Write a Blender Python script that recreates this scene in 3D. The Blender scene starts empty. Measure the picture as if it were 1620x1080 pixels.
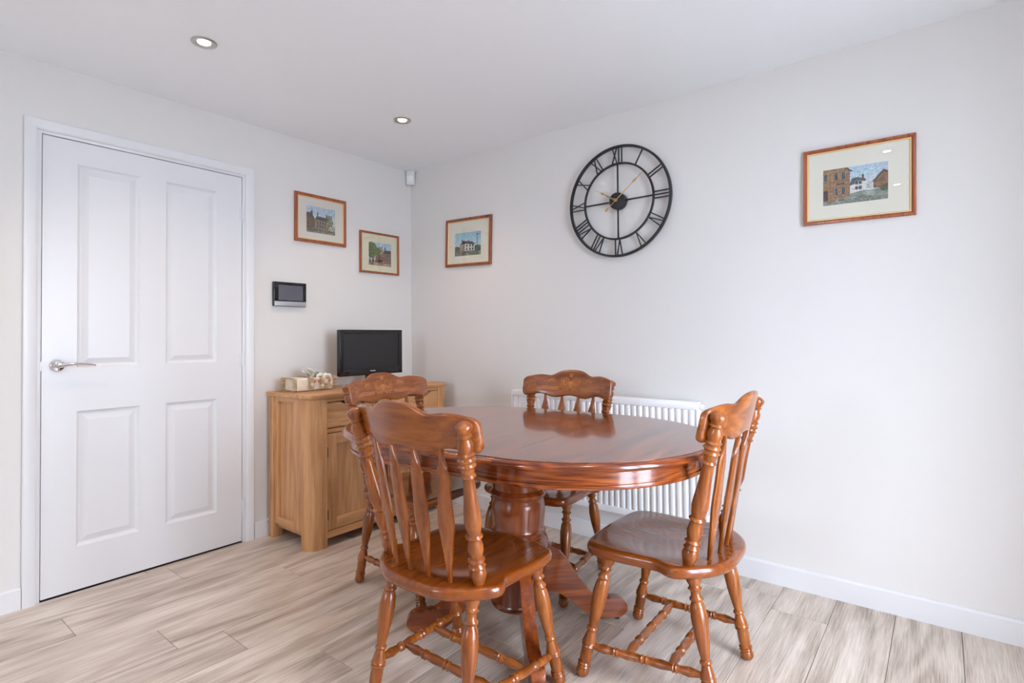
import bpy, bmesh, math, random
import numpy as np
from mathutils import Vector, Matrix

random.seed(7); np.random.seed(7)
scene = bpy.context.scene
COL = scene.collection
PI = math.pi

# ------------------------------------------------------------------ camera
def make_camera():
    cx, cy, cz = 3.008, -2.639, 1.109
    yaw, pit, rol = 2.2393, 0.01628, -0.00813
    F = Vector((math.cos(pit)*math.cos(yaw), math.cos(pit)*math.sin(yaw), math.sin(pit)))
    R = Vector((math.sin(yaw), -math.cos(yaw), 0)); U = R.cross(F)
    R2 = R*math.cos(rol) + U*math.sin(rol); U2 = U*math.cos(rol) - R*math.sin(rol)
    cam = bpy.data.cameras.new('camera'); o = bpy.data.objects.new('camera', cam); COL.objects.link(o)
    o.matrix_world = Matrix(((R2.x, U2.x, -F.x, cx), (R2.y, U2.y, -F.y, cy), (R2.z, U2.z, -F.z, cz), (0, 0, 0, 1)))
    cam.sensor_width = 36; cam.lens = 862.74/1620*36
    cam.shift_y = (516.76-540)/1620
    cam.clip_start = .02; cam.clip_end = 100
    scene.camera = o
make_camera()

# ------------------------------------------------------------------ light and exposure
world = bpy.data.worlds.new('overcast_sky'); scene.world = world; world.use_nodes = True
_bg = world.node_tree.nodes['Background']
_bg.inputs['Color'].default_value = (.77, .85, 1.0, 1); _bg.inputs['Strength'].default_value = 25
RX, RY, RH = 3.75, -5.6, 2.297          # room extents
WIN1 = (-2.02, -.92, .02, 2.06)        # patio doors in the wall to the right: y0 y1 z0 z1
FILL_WIN = (.9, 1.9, 1.1, 2.0)             # unseen window added for fill light, wall behind the camera: x0 x1 z0 z1
def portal(name, loc, rot, sx, sy):
    l = bpy.data.lights.new(name, 'AREA'); l.shape = 'RECTANGLE'; l.size = sx; l.size_y = sy
    l.cycles.is_portal = True
    o = bpy.data.objects.new(name, l); COL.objects.link(o); o.location = loc; o.rotation_euler = rot
portal('patio_portal', (RX+.3, (WIN1[0]+WIN1[1])/2, (WIN1[2]+WIN1[3])/2), (0, PI/2, 0), WIN1[3]-WIN1[2], WIN1[1]-WIN1[0])
portal('fill_window_portal', ((FILL_WIN[0]+FILL_WIN[1])/2, RY-.25, (FILL_WIN[2]+FILL_WIN[3])/2), (PI/2, 0, 0), FILL_WIN[1]-FILL_WIN[0], FILL_WIN[3]-FILL_WIN[2])
SPOT_W = 17.0
SPOT_COL = (1.0, .73, .52)
vs = scene.view_settings
vs.view_transform = 'Standard'; vs.look = 'None'; vs.gamma = 1; vs.use_curve_mapping = False; vs.exposure = 0.14
cy_ = scene.cycles
cy_.use_denoising = True; cy_.max_bounces = 10; cy_.diffuse_bounces = 6; cy_.caustics_reflective = False; cy_.caustics_refractive = False; cy_.glossy_bounces = 4
cy_.transparent_max_bounces = 12; cy_.sample_clamp_indirect = 6

# ------------------------------------------------------------------ materials
MATS = {}
def new_mat(name):
    m = bpy.data.materials.new(name); m.use_nodes = True; MATS[name] = m
    nt = m.node_tree; return m, nt, nt.nodes, nt.links, nt.nodes['Principled BSDF']
def setp(b, **k):
    for n, v in k.items(): b.inputs[n.replace('_', ' ')].default_value = v
def plain(name, col, rough=.5, metal=0, coat=0, bump=0, bscale=60, var=0, vscale=4, spec=.5):
    m, nt, N, L, b = new_mat(name)
    setp(b, Base_Color=(*col, 1), Roughness=rough, Metallic=metal)
    b.inputs['Coat Weight'].default_value = coat; b.inputs['Specular IOR Level'].default_value = spec
    tc = N.new('ShaderNodeTexCoord')
    if bump:
        n = N.new('ShaderNodeTexNoise'); n.inputs['Scale'].default_value = bscale; n.inputs['Detail'].default_value = 4
        L.new(tc.outputs['Object'], n.inputs['Vector'])
        bp = N.new('ShaderNodeBump'); bp.inputs['Strength'].default_value = bump; bp.inputs['Distance'].default_value = .002
        L.new(n.outputs['Fac'], bp.inputs['Height']); L.new(bp.outputs['Normal'], b.inputs['Normal'])
    if var:
        n = N.new('ShaderNodeTexNoise'); n.inputs['Scale'].default_value = vscale; n.inputs['Detail'].default_value = 3
        L.new(tc.outputs['Object'], n.inputs['Vector'])
        r = N.new('ShaderNodeValToRGB'); r.color_ramp.elements[0].position = .3; r.color_ramp.elements[1].position = .7
        r.color_ramp.elements[0].color = (*[c*(1-var) for c in col], 1); r.color_ramp.elements[1].color = (*[min(1, c*(1+var)) for c in col], 1)
        L.new(n.outputs['Fac'], r.inputs['Fac']); L.new(r.outputs['Color'], b.inputs['Base Color'])
    return m
def math_node(N, L, op, a, bb):
    n = N.new('ShaderNodeMath'); n.operation = op
    for i, v in enumerate((a, bb)):
        if v is None: continue
        if isinstance(v, (int, float)): n.inputs[i].default_value = v
        else: L.new(v, n.inputs[i])
    return n.outputs[0]
def wood(name, cols, axis='z', scale=1.0, rough=.3, coat=0., figure=.5, pore=.25, rnd=.12, bump=.02, coat_rough=.12, grain=(2.2, 34, .9, 5.5), rings=70, ramp=(.27, .74), coord='Object'):
    """cols: dark, mid, light; grain runs along axis of the object's own frame"""
    m, nt, N, L, b = new_mat(name)
    tc = N.new('ShaderNodeTexCoord'); oi = N.new('ShaderNodeObjectInfo')
    off = N.new('ShaderNodeVectorMath'); off.operation = 'SCALE'; off.inputs[0].default_value = (7.3, 5.1, 9.7)
    L.new(oi.outputs['Random'], off.inputs['Scale'])
    ad = N.new('ShaderNodeVectorMath'); ad.operation = 'ADD'
    L.new(tc.outputs[coord], ad.inputs[0]); L.new(off.outputs[0], ad.inputs[1])
    def mapped(al, ac):
        mp = N.new('ShaderNodeMapping'); s = [ac*scale]*3; s['xyz'.index(axis)] = al*scale
        mp.inputs['Scale'].default_value = s; L.new(ad.outputs[0], mp.inputs['Vector']); return mp.outputs[0]
    n1 = N.new('ShaderNodeTexNoise'); n1.inputs['Scale'].default_value = 1; n1.inputs['Detail'].default_value = 5; n1.inputs['Distortion'].default_value = .6
    L.new(mapped(grain[0], grain[1]), n1.inputs['Vector'])
    # cathedral figure: rings of a slowly varying field
    n2 = N.new('ShaderNodeTexNoise'); n2.inputs['Scale'].default_value = 1; n2.inputs['Detail'].default_value = 1.5; n2.inputs['Distortion'].default_value = .3
    L.new(mapped(grain[2], grain[3]), n2.inputs['Vector'])
    ring = math_node(N, L, 'SINE', math_node(N, L, 'MULTIPLY', n2.outputs['Fac'], rings), None)
    ring = math_node(N, L, 'MULTIPLY', ring, figure*.14)
    n3 = N.new('ShaderNodeTexNoise'); n3.inputs['Scale'].default_value = 1; n3.inputs['Detail'].default_value = 3
    L.new(mapped(9, 260), n3.inputs['Vector'])
    f = math_node(N, L, 'ADD', n1.outputs['Fac'], ring)
    p3 = math_node(N, L, 'MULTIPLY', math_node(N, L, 'SUBTRACT', n3.outputs['Fac'], .5), pore)
    f = math_node(N, L, 'ADD', f, p3)
    r0 = math_node(N, L, 'MULTIPLY', math_node(N, L, 'SUBTRACT', oi.outputs['Random'], .5), rnd*2)
    f = math_node(N, L, 'ADD', f, r0)
    r = N.new('ShaderNodeValToRGB'); e = r.color_ramp.elements
    e[0].position = ramp[0]; e[0].color = (*cols[0], 1); e[1].position = ramp[1]; e[1].color = (*cols[2], 1)
    k = e.new(.5); k.color = (*cols[1], 1)
    L.new(f, r.inputs['Fac']); L.new(r.outputs['Color'], b.inputs['Base Color'])
    setp(b, Roughness=rough); b.inputs['Coat Weight'].default_value = coat; b.inputs['Coat Roughness'].default_value = coat_rough
    if bump:
        bp = N.new('ShaderNodeBump'); bp.inputs['Strength'].default_value = bump; bp.inputs['Distance'].default_value = .001
        L.new(f, bp.inputs['Height']); L.new(bp.outputs['Normal'], b.inputs['Normal'])
    return m
def srgb(r, g, b): return tuple(((c/255+.055)/1.055)**2.4 if c > 10 else c/255/12.92 for c in (r, g, b))

plain('wall_paint', srgb(224, 222, 219), .85, bump=.03, bscale=220, spec=.3)
plain('ceiling_paint', srgb(246, 250, 253), .9, bump=.02, bscale=200, spec=.3)
plain('white_gloss', srgb(226, 227, 229), .32, bump=.015, bscale=90)
plain('white_enamel', srgb(240, 241, 243), .28)
plain('white_plastic', srgb(225, 226, 228), .4)
plain('dark_gap', srgb(60, 55, 60), .8)  # dark fill; doubles as painted shade in door and cabinet gaps
plain('chrome', (.8, .8, .82), .07, 1)
plain('nickel', (.55, .51, .47), .28, 1)
plain('steel', (.6, .6, .6), .3, 1)
plain('black_metal', srgb(34, 34, 38), .45, spec=.4)
plain('gold_metal', srgb(196, 158, 104), .35, .8)
plain('gold_slip', srgb(224, 196, 146), .4, .4)
plain('mount_cream', srgb(247, 240, 224), .8)
plain('mount_pink', srgb(238, 228, 216), .8)
plain('mount_yellow', srgb(240, 230, 200), .8)
plain('black_gloss', srgb(22, 22, 25), .06)
plain('black_plastic', srgb(26, 26, 28), .35)
plain('screen_off', srgb(34, 34, 36), .28)
plain('panel_screen', srgb(92, 92, 100), .03)
plain('panel_silver', srgb(176, 178, 184), .35, .4)
plain('red_led', srgb(200, 70, 50), .3)
plain('silver_print', srgb(205, 205, 210), .3, .3)
plain('lace', srgb(232, 216, 190), .8, bump=.6, bscale=170, var=.14, vscale=45)
plain('linen', srgb(236, 228, 208), .85, bump=.5, bscale=300, var=.06, vscale=60)
plain('rose_fabric', srgb(206, 150, 128), .8, bump=.4, bscale=220)
plain('tissue_paper', srgb(244, 241, 234), .9)
plain('paving', srgb(222, 224, 227), .9, var=.1, vscale=3)
plain('glide_black', srgb(20, 18, 18), .6)

CH = [srgb(90, 40, 8), srgb(134, 69, 20), srgb(168, 98, 36)]
wood('chair_wood_z', CH, 'z', 1.2, .24, .35, .45, .35, .05, 0, ramp=(.15, .9))
wood('chair_wood_x', CH, 'x', 1.2, .24, .35, .5, .35, .04, 0, ramp=(.15, .9))
wood('chair_wood_y', [srgb(88, 38, 7), srgb(124, 60, 13), srgb(150, 80, 23)], 'y', 1.2, .2, .4, .25, .1, .04, 0, .08, ramp=(.05, 1.0))
plain('carving_tone', srgb(192, 120, 60), .3, coat=.3)
TB = [srgb(78, 29, 9), srgb(124, 56, 19), srgb(156, 82, 33)]
wood('table_top_wood', [srgb(58, 22, 10), srgb(122, 60, 33), srgb(154, 86, 50)], 'y', .9, .16, .6, .7, .8, .03, .02, .06, grain=(2.2, 30, .8, 5), rings=60, ramp=(.2, .78))
wood('table_wood_x', TB, 'x', 1.2, .2, .5, .6, .7, .05, .01, ramp=(.15, .85))
wood('table_wood_uv', TB, 'x', 1.2, .16, .5, .8, .9, .05, .01, grain=(3.5, 40, 1.6, 9), ramp=(.22, .76), coord='UV')
wood('table_wood_z', TB, 'z', 1.0, .2, .5, .4, .3, .05, .01, ramp=(.15, .85))
OK_ = [srgb(160, 108, 64), srgb(197, 145, 96), srgb(216, 170, 122)]
wood('oak_z', OK_, 'z', 1.0, .42, .1, .5, .6, .06, grain=(2.2, 40, .7, 6), rings=80, ramp=(.14, .86))
wood('oak_x', OK_, 'x', 1.0, .42, .1, .5, .6, .06, grain=(2.2, 40, .7, 6), rings=80, ramp=(.14, .86))
wood('oak_y', OK_, 'y', 1.0, .42, .1, .5, .6, .06, grain=(2.2, 40, .7, 6), rings=80, ramp=(.14, .86))
FR = [srgb(104, 46, 20), srgb(140, 70, 34), srgb(164, 90, 46)]
wood('frame_wood', FR, 'z', 2, .35, .25, .3, .2, .1)
wood('floor_oak', [srgb(150, 134, 119), srgb(199, 185, 171), srgb(226, 215, 204)], 'y', 1.0, .38, .12, .85, .9, .07, .02, .25, grain=(2.4, 17, .55, 4.0), rings=48, ramp=(.12, .86))

def glass_mat():
    m = bpy.data.materials.new('clear_glass'); m.use_nodes = True; nt = m.node_tree; N = nt.nodes; L = nt.links
    N.clear(); out = N.new('ShaderNodeOutputMaterial'); mix = N.new('ShaderNodeMixShader')
    t = N.new('ShaderNodeBsdfTransparent'); t.inputs[0].default_value = (.97, .98, .98, 1)
    g = N.new('ShaderNodeBsdfGlossy'); g.inputs['Roughness'].default_value = .01
    lw = N.new('ShaderNodeLayerWeight'); lw.inputs['Blend'].default_value = .5
    f5 = math_node(N, L, 'MULTIPLY', math_node(N, L, 'POWER', lw.outputs['Facing'], 5), .93)
    L.new(math_node(N, L, 'ADD', f5, .045), mix.inputs[0]); L.new(t.outputs[0], mix.inputs[1]); L.new(g.outputs[0], mix.inputs[2]); L.new(mix.outputs[0], out.inputs[0])
    MATS['clear_glass'] = m
glass_mat()
def emit_mat(name, col, s):
    m, nt, N, L, b = new_mat(name); b.inputs['Emission Color'].default_value = (*col, 1); b.inputs['Emission Strength'].default_value = s
    b.inputs['Base Color'].default_value = (.8, .8, .8, 1)
emit_mat('lamp_glow', (1, .9, .78), 22)
def print_mat():
    m, nt, N, L, b = new_mat('watercolour_print'); a = N.new('ShaderNodeAttribute'); a.attribute_name = 'paint'
    L.new(a.outputs['Color'], b.inputs['Base Color']); setp(b, Roughness=.8)
print_mat()

# ------------------------------------------------------------------ mesh helpers
def empty(name, loc=(0, 0, 0), rz=0.):
    o = bpy.data.objects.new(name, None); COL.objects.link(o); o.location = loc; o.rotation_euler = (0, 0, rz); o.empty_display_size = .05
    return o
def tag(o, label=None, cat=None, group=None, kind=None):
    if label: o['label'] = label
    if cat: o['category'] = cat
    if group: o['group'] = group
    if kind: o['kind'] = kind
    return o
def obj(name, bm, mat, parent=None, ang=35, label=None):
    me = bpy.data.meshes.new(name)
    bmesh.ops.recalc_face_normals(bm, faces=bm.faces[:])
    bm.to_mesh(me); bm.free()
    if ang:
        me.shade_smooth(); me.set_sharp_from_angle(angle=math.radians(ang))
    me.materials.append(MATS[mat])
    o = bpy.data.objects.new(name, me); COL.objects.link(o); o.parent = parent
    if label: o['label'] = label
    return o
def box(bm, x0, x1, y0, y1, z0, z1, bev=0, seg=2):
    t = bmesh.new()
    v = [t.verts.new((x, y, z)) for x in (x0, x1) for y in (y0, y1) for z in (z0, z1)]
    for f in ((0, 1, 3, 2), (4, 6, 7, 5), (0, 4, 5, 1), (2, 3, 7, 6), (0, 2, 6, 4), (1, 5, 7, 3)): t.faces.new([v[i] for i in f])
    if bev: bmesh.ops.bevel(t, geom=t.edges[:], offset=bev, segments=seg, affect='EDGES', profile=.5)
    merge(bm, t); return bm
def merge(bm, t, M=None):
    if M is not None: bmesh.ops.transform(t, matrix=M, verts=t.verts[:])
    me = bpy.data.meshes.new('tmp'); t.to_mesh(me); t.free(); bm.from_mesh(me); bpy.data.meshes.remove(me)
def bx(*a, **k): return box(bmesh.new(), *a, **k)
def frame_of(d):
    d = Vector(d).normalized(); a = Vector((0, 0, 1)) if abs(d.z) < .9 else Vector((1, 0, 0))
    u = a.cross(d).normalized(); return u, d.cross(u), d
def lathe(bm, p0, p1, prof, seg=20, cap=True):
    """prof: (t along p0-p1, radius)"""
    p0 = Vector(p0); p1 = Vector(p1); u, v, d = frame_of(p1-p0); rings = []
    for t, r in prof:
        c = p0.lerp(p1, t)
        rings.append([bm.verts.new(c + (u*math.cos(a) + v*math.sin(a))*r) for a in [2*PI*i/seg for i in range(seg)]])
    for A, B in zip(rings, rings[1:]):
        for i in range(seg): bm.faces.new((A[i], A[(i+1) % seg], B[(i+1) % seg], B[i]))
    if cap: bm.faces.new(rings[0][::-1]); bm.faces.new(rings[-1])
    return bm
def cr(pts, n=6, closed=False):
    """Catmull-Rom through points"""
    pts = [np.array(p, float) for p in pts]; out = []; m = len(pts)
    for i in range(m if closed else m-1):
        if closed: a, b, c, d = pts[i-1], pts[i], pts[(i+1) % m], pts[(i+2) % m]
        else: a, b, c, d = pts[max(i-1, 0)], pts[i], pts[i+1], pts[min(i+2, m-1)]
        for k in range(n):
            t = k/n
            out.append(.5*((2*b) + (-a+c)*t + (2*a-5*b+4*c-d)*t*t + (-a+3*b-3*c+d)*t**3))
    if not closed: out.append(pts[-1])
    return out
def tube(bm, pts, r, seg=8, closed=False, flat=None):
    """sweep a circle (or an ellipse flat=(a,b) in the frame) along points; r may be a list"""
    P = [Vector(p) for p in pts]; n = len(P); rings = []; u = None
    for i in range(n):
        d = (P[(i+1) % n]-P[i-1]) if closed else (P[min(i+1, n-1)]-P[max(i-1, 0)])
        d.normalize()
        if u is None: u, v, _ = frame_of(d)
        else: u = (u-d*u.dot(d)).normalized(); v = d.cross(u)
        rr = r[i] if isinstance(r, (list, tuple)) else r
        ra, rb = (rr, rr) if flat is None else (rr*flat[0], rr*flat[1])
        rings.append([bm.verts.new(P[i]+u*math.cos(a)*ra+v*math.sin(a)*rb) for a in [2*PI*k/seg for k in range(seg)]])
    m = n if closed else n-1
    for i in range(m):
        A, B = rings[i], rings[(i+1) % n]
        for k in range(seg): bm.faces.new((A[k], A[(k+1) % seg], B[(k+1) % seg], B[k]))
    if not closed: bm.faces.new(rings[0][::-1]); bm.faces.new(rings[-1])
    return bm
def prism(bm, pts, vec, bev=0, seg=2):
    """extrude a planar polygon (3-D points) by vec"""
    t = bmesh.new(); vec = Vector(vec)
    a = [t.verts.new(p) for p in pts]; b = [t.verts.new(Vector(p)+vec) for p in pts]; n = len(a)
    fa = t.faces.new(a[::-1]); fb = t.faces.new(b)
    for i in range(n): t.faces.new((a[i], a[(i+1) % n], b[(i+1) % n], b[i]))
    if bev:
        es = list({e for f in (fa, fb) for e in f.edges})
        bmesh.ops.bevel(t, geom=es, offset=bev, segments=seg, affect='EDGES', profile=.5)
    merge(bm, t); return bm
def copy_tree(o, parent=None):
    c = o.copy(); COL.objects.link(c); c.parent = parent
    for ch in list(o.children): copy_tree(ch, c)
    return c

# ------------------------------------------------------------------ the room
def structure(name, bm, mat, label, cat, ang=0, parent=None):
    o = obj(name, bm, mat, parent, ang); return tag(o, label, cat, kind='structure')

D0, D1, DH = -2.061, -1.213, 1.987     # door leaf
O0, O1, OH = D0-.028, D1+.028, DH+.028 # wall opening
def build_room():
    T = .12
    # floor: a sub-base and boards laid over it, each its own piece
    fl = structure('floor', bx(-.12, RX, RY, 0, -.06, -.006), 'dark_gap', 'grey brown oak plank floor', 'floor')
    joints = {0: -1.595, 1: -2.04, 2: -1.25, 3: -.62, 4: -1.687, 5: -.93, 6: -1.53, 7: -.42, 8: -1.1, 9: -.75, 10: -.2, 11: -1.35, 12: -.255, 13: -.9, 14: -1.2, 15: -.5}
    W, Lp = .2, 1.22
    k = -1
    while .045+k*W < RX:
        x0, x1 = max(0, .045+k*W), min(RX, .045+(k+1)*W)
        j = joints.get(k, -random.uniform(.1, 1.2))
        while j < 0: j += Lp
        ys = [0]; y = j-Lp
        while y > RY+.05: ys.append(y); y -= Lp
        ys.append(RY)
        for a, b in zip(ys, ys[1:]):
            g = .0007
            o = obj('plank', bx(x0+g, x1-g, b+g, a-g, -.008, 0, .0011, 1), 'floor_oak', fl, 0)
        k += 1
    structure('ceiling', bx(-T, RX+T, RY-T, T, RH, RH+.1), 'ceiling_paint', 'plain white ceiling', 'ceiling')
    structure('wall_back', bx(-T, RX+T, 0, T, -.06, RH), 'wall_paint', 'off white painted wall with the large clock', 'wall')
    w = bmesh.new()
    box(w, -T, 0, RY, O0, -.06, RH); box(w, -T, 0, O1, 0, -.06, RH); box(w, -T, 0, O0, O1, OH, RH)
    structure('wall_left', w, 'wall_paint', 'off white painted wall with the white door', 'wall')
    structure('door_light_block', bx(-T-.06, -T, O0-.1, O1+.1, -.06, OH+.1), 'dark_gap', 'added dark sheet blocking light behind the white door', 'wall')  # added sheet: keeps the door gaps dark and stops sky light leaking in
    w = bmesh.new(); y0, y1, z0, z1 = WIN1
    box(w, RX, RX+.32, RY, y0, -.06, RH); box(w, RX, RX+.32, y1, 0, -.06, RH); box(w, RX, RX+.32, y0, y1, z1, RH); box(w, RX, RX+.32, y0, y1, -.06, z0)
    structure('wall_right', w, 'wall_paint', 'off white wall with the patio doors', 'wall')
    w = bmesh.new(); x0, x1, z0, z1 = FILL_WIN
    box(w, 0, x0, RY-.25, RY, -.06, RH); box(w, x1, RX, RY-.25, RY, -.06, RH); box(w, x0, x1, RY-.25, RY, z1, RH); box(w, x0, x1, RY-.25, RY, -.06, z0)
    structure('wall_front', w, 'wall_paint', 'off white wall with the added fill light window', 'wall')
    structure('ground', bx(RX+.32, RX+12, RY-12, 8, -.25, -.15), 'paving', 'pale paving outside the patio doors', 'ground')
    # skirting
    def skirt(name, pts, label):
        (xa, ya), (xb, yb) = pts; bm = bmesh.new(); t = .016; h = .09
        prof = [(0, 0), (t, 0), (t, h-.008), (t-.003, h-.003), (t-.008, h), (0, h)]
        if xa == xb:
            s = 1 if xa == 0 else -1; prism(bm, [(xa+s*a, ya, z) for a, z in prof], (0, yb-ya, 0))
        else:
            s = -1 if ya == 0 else 1; prism(bm, [(xa, ya+s*a, z) for a, z in prof], (xb-xa, 0, 0))
        structure(name, bm, 'white_gloss', label, 'skirting board')
    skirt('baseboard_left', ((0, D1+.062), (0, 0)), 'white skirting board between the door and the sideboard')
    skirt('baseboard_door', ((0, RY), (0, D0-.062)), 'white skirting board left of the white door')
    skirt('baseboard_back', ((0, 0), (RX, 0)), 'white skirting board along the clock wall')
    skirt('baseboard_right', ((RX, WIN1[1]), (RX, 0)), 'white skirting board beside the patio doors')
    # patio doors and the added fill light window
    def window(name, label, axis, const, a0, a1, z0, z1, n):
        w = empty(name); tag(w, label, 'window', kind='structure')
        def bb(p0, p1, q0, q1, d0, d1, bev=.003):
            return bx(const+d0, const+d1, p0, p1, q0, q1, bev=bev) if axis == 'y' else bx(p0, p1, const+d0, const+d1, q0, q1, bev=bev)
        s = 1 if axis == 'y' else -1
        d = sorted((s*.17, s*.24)); fw = .055
        for p0, p1, q0, q1 in ((a0, a0+fw, z0, z1), (a1-fw, a1, z0, z1), (a0+fw, a1-fw, z1-fw, z1), (a0+fw, a1-fw, z0, z0+fw)):
            obj('window_frame', bb(p0, p1, q0, q1, *d), 'white_enamel', w)
        st = (a1-a0-2*fw)/n; e = sorted((s*.185, s*.23))
        for i in range(n):
            p0, p1 = a0+fw+i*st, a0+fw+(i+1)*st; sf = .06
            sa = obj('sash', bb(p0+.002, p0+sf, z0+fw, z1-fw, *e), 'white_enamel', w)
            obj('stile', bb(p1-sf, p1-.002, z0+fw, z1-fw, *e), 'white_enamel', sa)
            obj('rail', bb(p0+sf, p1-sf, z1-fw-sf, z1-fw, *e), 'white_enamel', sa)
            obj('rail', bb(p0+sf, p1-sf, z0+fw, z0+fw+sf, *e), 'white_enamel', sa)
            g = sorted((s*.202, s*.210))
            obj('pane', bb(p0+sf-.006, p1-sf+.006, z0+fw+sf-.006, z1-fw-sf+.006, *g, bev=0), 'clear_glass', sa)
    window('window_1', 'white framed glazed patio doors', 'y', RX, *WIN1, 2)
    window('fill_window', 'white framed window added out of view for fill light', 'x', RY, *FILL_WIN, 2)  # added out of view to brighten the left and back walls
build_room()

# ------------------------------------------------------------------ panelled door
def build_door():
    d = empty('door_1', (0, (D0+D1)/2, 0)); tag(d, 'white four panel interior door with chrome lever handle', 'door', kind='structure')
    oy = (D0+D1)/2
    def P(name, bm, mat='white_gloss', parent=d, ang=35, label=None):
        bmesh.ops.translate(bm, verts=bm.verts[:], vec=(0, -oy, 0))
        return obj(name, bm, mat, parent, ang, label)
    # leaf with four sunk openings; the panels sit in them
    cells = [(-1.938, -1.697), (-1.586, -1.345)]; rows = [(.196, .791), (.982, 1.886)]
    ys = sorted([D0+.002, D1-.002, *sum(cells, ())]); zs = sorted([.008, DH, *sum(rows, ())])
    bm = bmesh.new(); xf, xb = 0.0, -.04; V = {}
    for i, y in enumerate(ys):
        for k, z in enumerate(zs): V[i, k] = bm.verts.new((xf, y, z))
    for i in range(5):
        for k in range(5):
            if i in (1, 3) and k in (1, 3): continue
            bm.faces.new((V[i, k], V[i+1, k], V[i+1, k+1], V[i, k+1]))
    border = [V[i, 0] for i in range(6)] + [V[5, k] for k in range(1, 6)] + [V[i, 5] for i in range(4, -1, -1)] + [V[0, k] for k in range(4, 0, -1)]
    back = [bm.verts.new((xb, v.co.y, v.co.z)) for v in border]
    for i in range(len(border)): j = (i+1) % len(border); bm.faces.new((border[i], back[i], back[j], border[j]))
    bm.faces.new(back)
    leaf = P('leaf', bm, ang=20)
    for (a0, a1) in cells:
        for (b0, b1) in rows:
            bm = bmesh.new(); rings = []
            for ins, dep in ((0, 0), (.003, -.004), (.008, -.010), (.013, -.012), (.017, -.012), (.040, -.004), (.042, -.0035)):
                rings.append([bm.verts.new((dep, y, z)) for y, z in ((a0+ins, b0+ins), (a1-ins, b0+ins), (a1-ins, b1-ins), (a0+ins, b1-ins))])
            for A, B in zip(rings, rings[1:]):
                for i in range(4): bm.faces.new((A[i], A[(i+1) % 4], B[(i+1) % 4], B[i]))
            bm.faces.new(rings[-1])
            P('door_panel', bm, ang=14, parent=leaf)
    # lining and architrave
    for a, b, z0, z1 in ((O0, D0-.001, 0, OH), (D1+.001, O1, 0, OH), (D0-.001, D1+.001, DH+.004, OH)):
        P('door_lining', bx(-.12, .003, a, b, z0, z1, bev=.001))
    P('door_stop', bx(-.075, -.043, D0, D0+.012, 0, DH)); P('door_stop', bx(-.075, -.043, D1-.012, D1, 0, DH))
    w = .046; i0, i1, zt = O0+.014, O1-.014, OH-.012
    prof = [(0, 0), (0, .010), (.004, .014), (.012, .018), (w-.004, .018), (w, .015), (w, 0)]
    def arch(p0, p1, out):
        bm = bmesh.new(); p0 = Vector(p0); p1 = Vector(p1); d_ = (p1-p0).normalized(); out = Vector(out); rows_ = []
        for a, x in prof:
            rows_.append((bm.verts.new(p0+out*a+Vector((x, 0, 0))-d_*a*M0), bm.verts.new(p1+out*a+Vector((x, 0, 0))+d_*a*M1)))
        n = len(rows_)
        for i in range(n): j = (i+1) % n; bm.faces.new((rows_[i][0], rows_[j][0], rows_[j][1], rows_[i][1]))
        bm.faces.new([r[0] for r in rows_]); bm.faces.new([r[1] for r in rows_])
        return bm
    M0, M1 = 0, 1; P('architrave', arch((0, i0, 0), (0, i0, zt), (0, -1, 0)), ang=30)
    M0, M1 = 0, 1; P('architrave', arch((0, i1, 0), (0, i1, zt), (0, 1, 0)), ang=30)
    M0, M1 = 1, 1; P('architrave', arch((0, i0, zt), (0, i1, zt), (0, 0, 1)), ang=30)
    # hinges
    for z in (1.79, .992, .195):
        bm = bmesh.new()
        lathe(bm, (.006, D1+.001, z-.036), (.006, D1+.001, z+.036), [(0, .003), (.03, .0055), (.32, .0055), (.33, .0045), (.345, .0055), (.655, .0055), (.667, .0045), (.68, .0055), (.97, .0055), (1, .003)], 12)
        box(bm, -.002, .0025, D1-.013, D1+.001, z-.036, z+.036)
        P('hinge', bm, 'white_gloss', label='white painted butt hinge')
    P('latch_plate', bx(-.002, .0012, D0-.002, D0+.0015, .975, 1.015), 'panel_silver', label='steel latch plate')
    # lever handle
    hy, hz = -2.006, .996
    bm = bmesh.new(); lathe(bm, (0, hy, hz), (.012, hy, hz), [(0, .026), (.6, .0265), (.85, .025), (1, .022)], 28)
    rose = P('handle_rose', bm, 'chrome', label='round chrome rose')
    bm = bmesh.new(); lathe(bm, (.01, hy, hz), (.046, hy, hz), [(0, .012), (.2, .0095), (.8, .009), (1, .009)], 16)
    pts = cr([(.046, hy-.012, hz-.004), (.047, hy+.01, hz+.0005), (.047, hy+.05, hz+.006), (.046, hy+.09, hz+.004), (.044, hy+.125, hz-.003)], 6)
    n = len(pts); t = bmesh.new(); tube(t, pts, [.0145*(1-.5*i/(n-1)) for i in range(n)], 12, flat=(.9, .62)); merge(bm, t)
    P('lever', bm, 'chrome', parent=rose, label='curved chrome lever')
build_door()

# ------------------------------------------------------------------ downlights
def downlight(x, y, label):
    r = empty('recessed_downlight', (x, y, RH)); tag(r, label, 'ceiling light', 'recessed ceiling downlights')
    bm = bmesh.new(); lathe(bm, (0, 0, .0), (0, 0, -.006), [(0, .047), (.5, .047), (.9, .044), (1, .040), (.9, .036), (.3, .028), (.1, .023)], 32, cap=False)
    obj('trim_ring', bm, 'nickel', r, label='brushed nickel ring')
    bm = bmesh.new(); lathe(bm, (0, 0, -.0005), (0, 0, -.0025), [(0, .024), (.8, .022), (1, .016)], 24)
    obj('lamp_face', bm, 'lamp_glow', r, label='glowing lamp face')
    l = bpy.data.lights.new('downlight_beam', 'SPOT'); l.energy = SPOT_W; l.color = SPOT_COL; l.spot_size = math.radians(125); l.spot_blend = .9; l.shadow_soft_size = .03
    o = bpy.data.objects.new('downlight_beam', l); COL.objects.link(o); o.parent = r; o.location = (0, 0, -.012)
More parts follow.
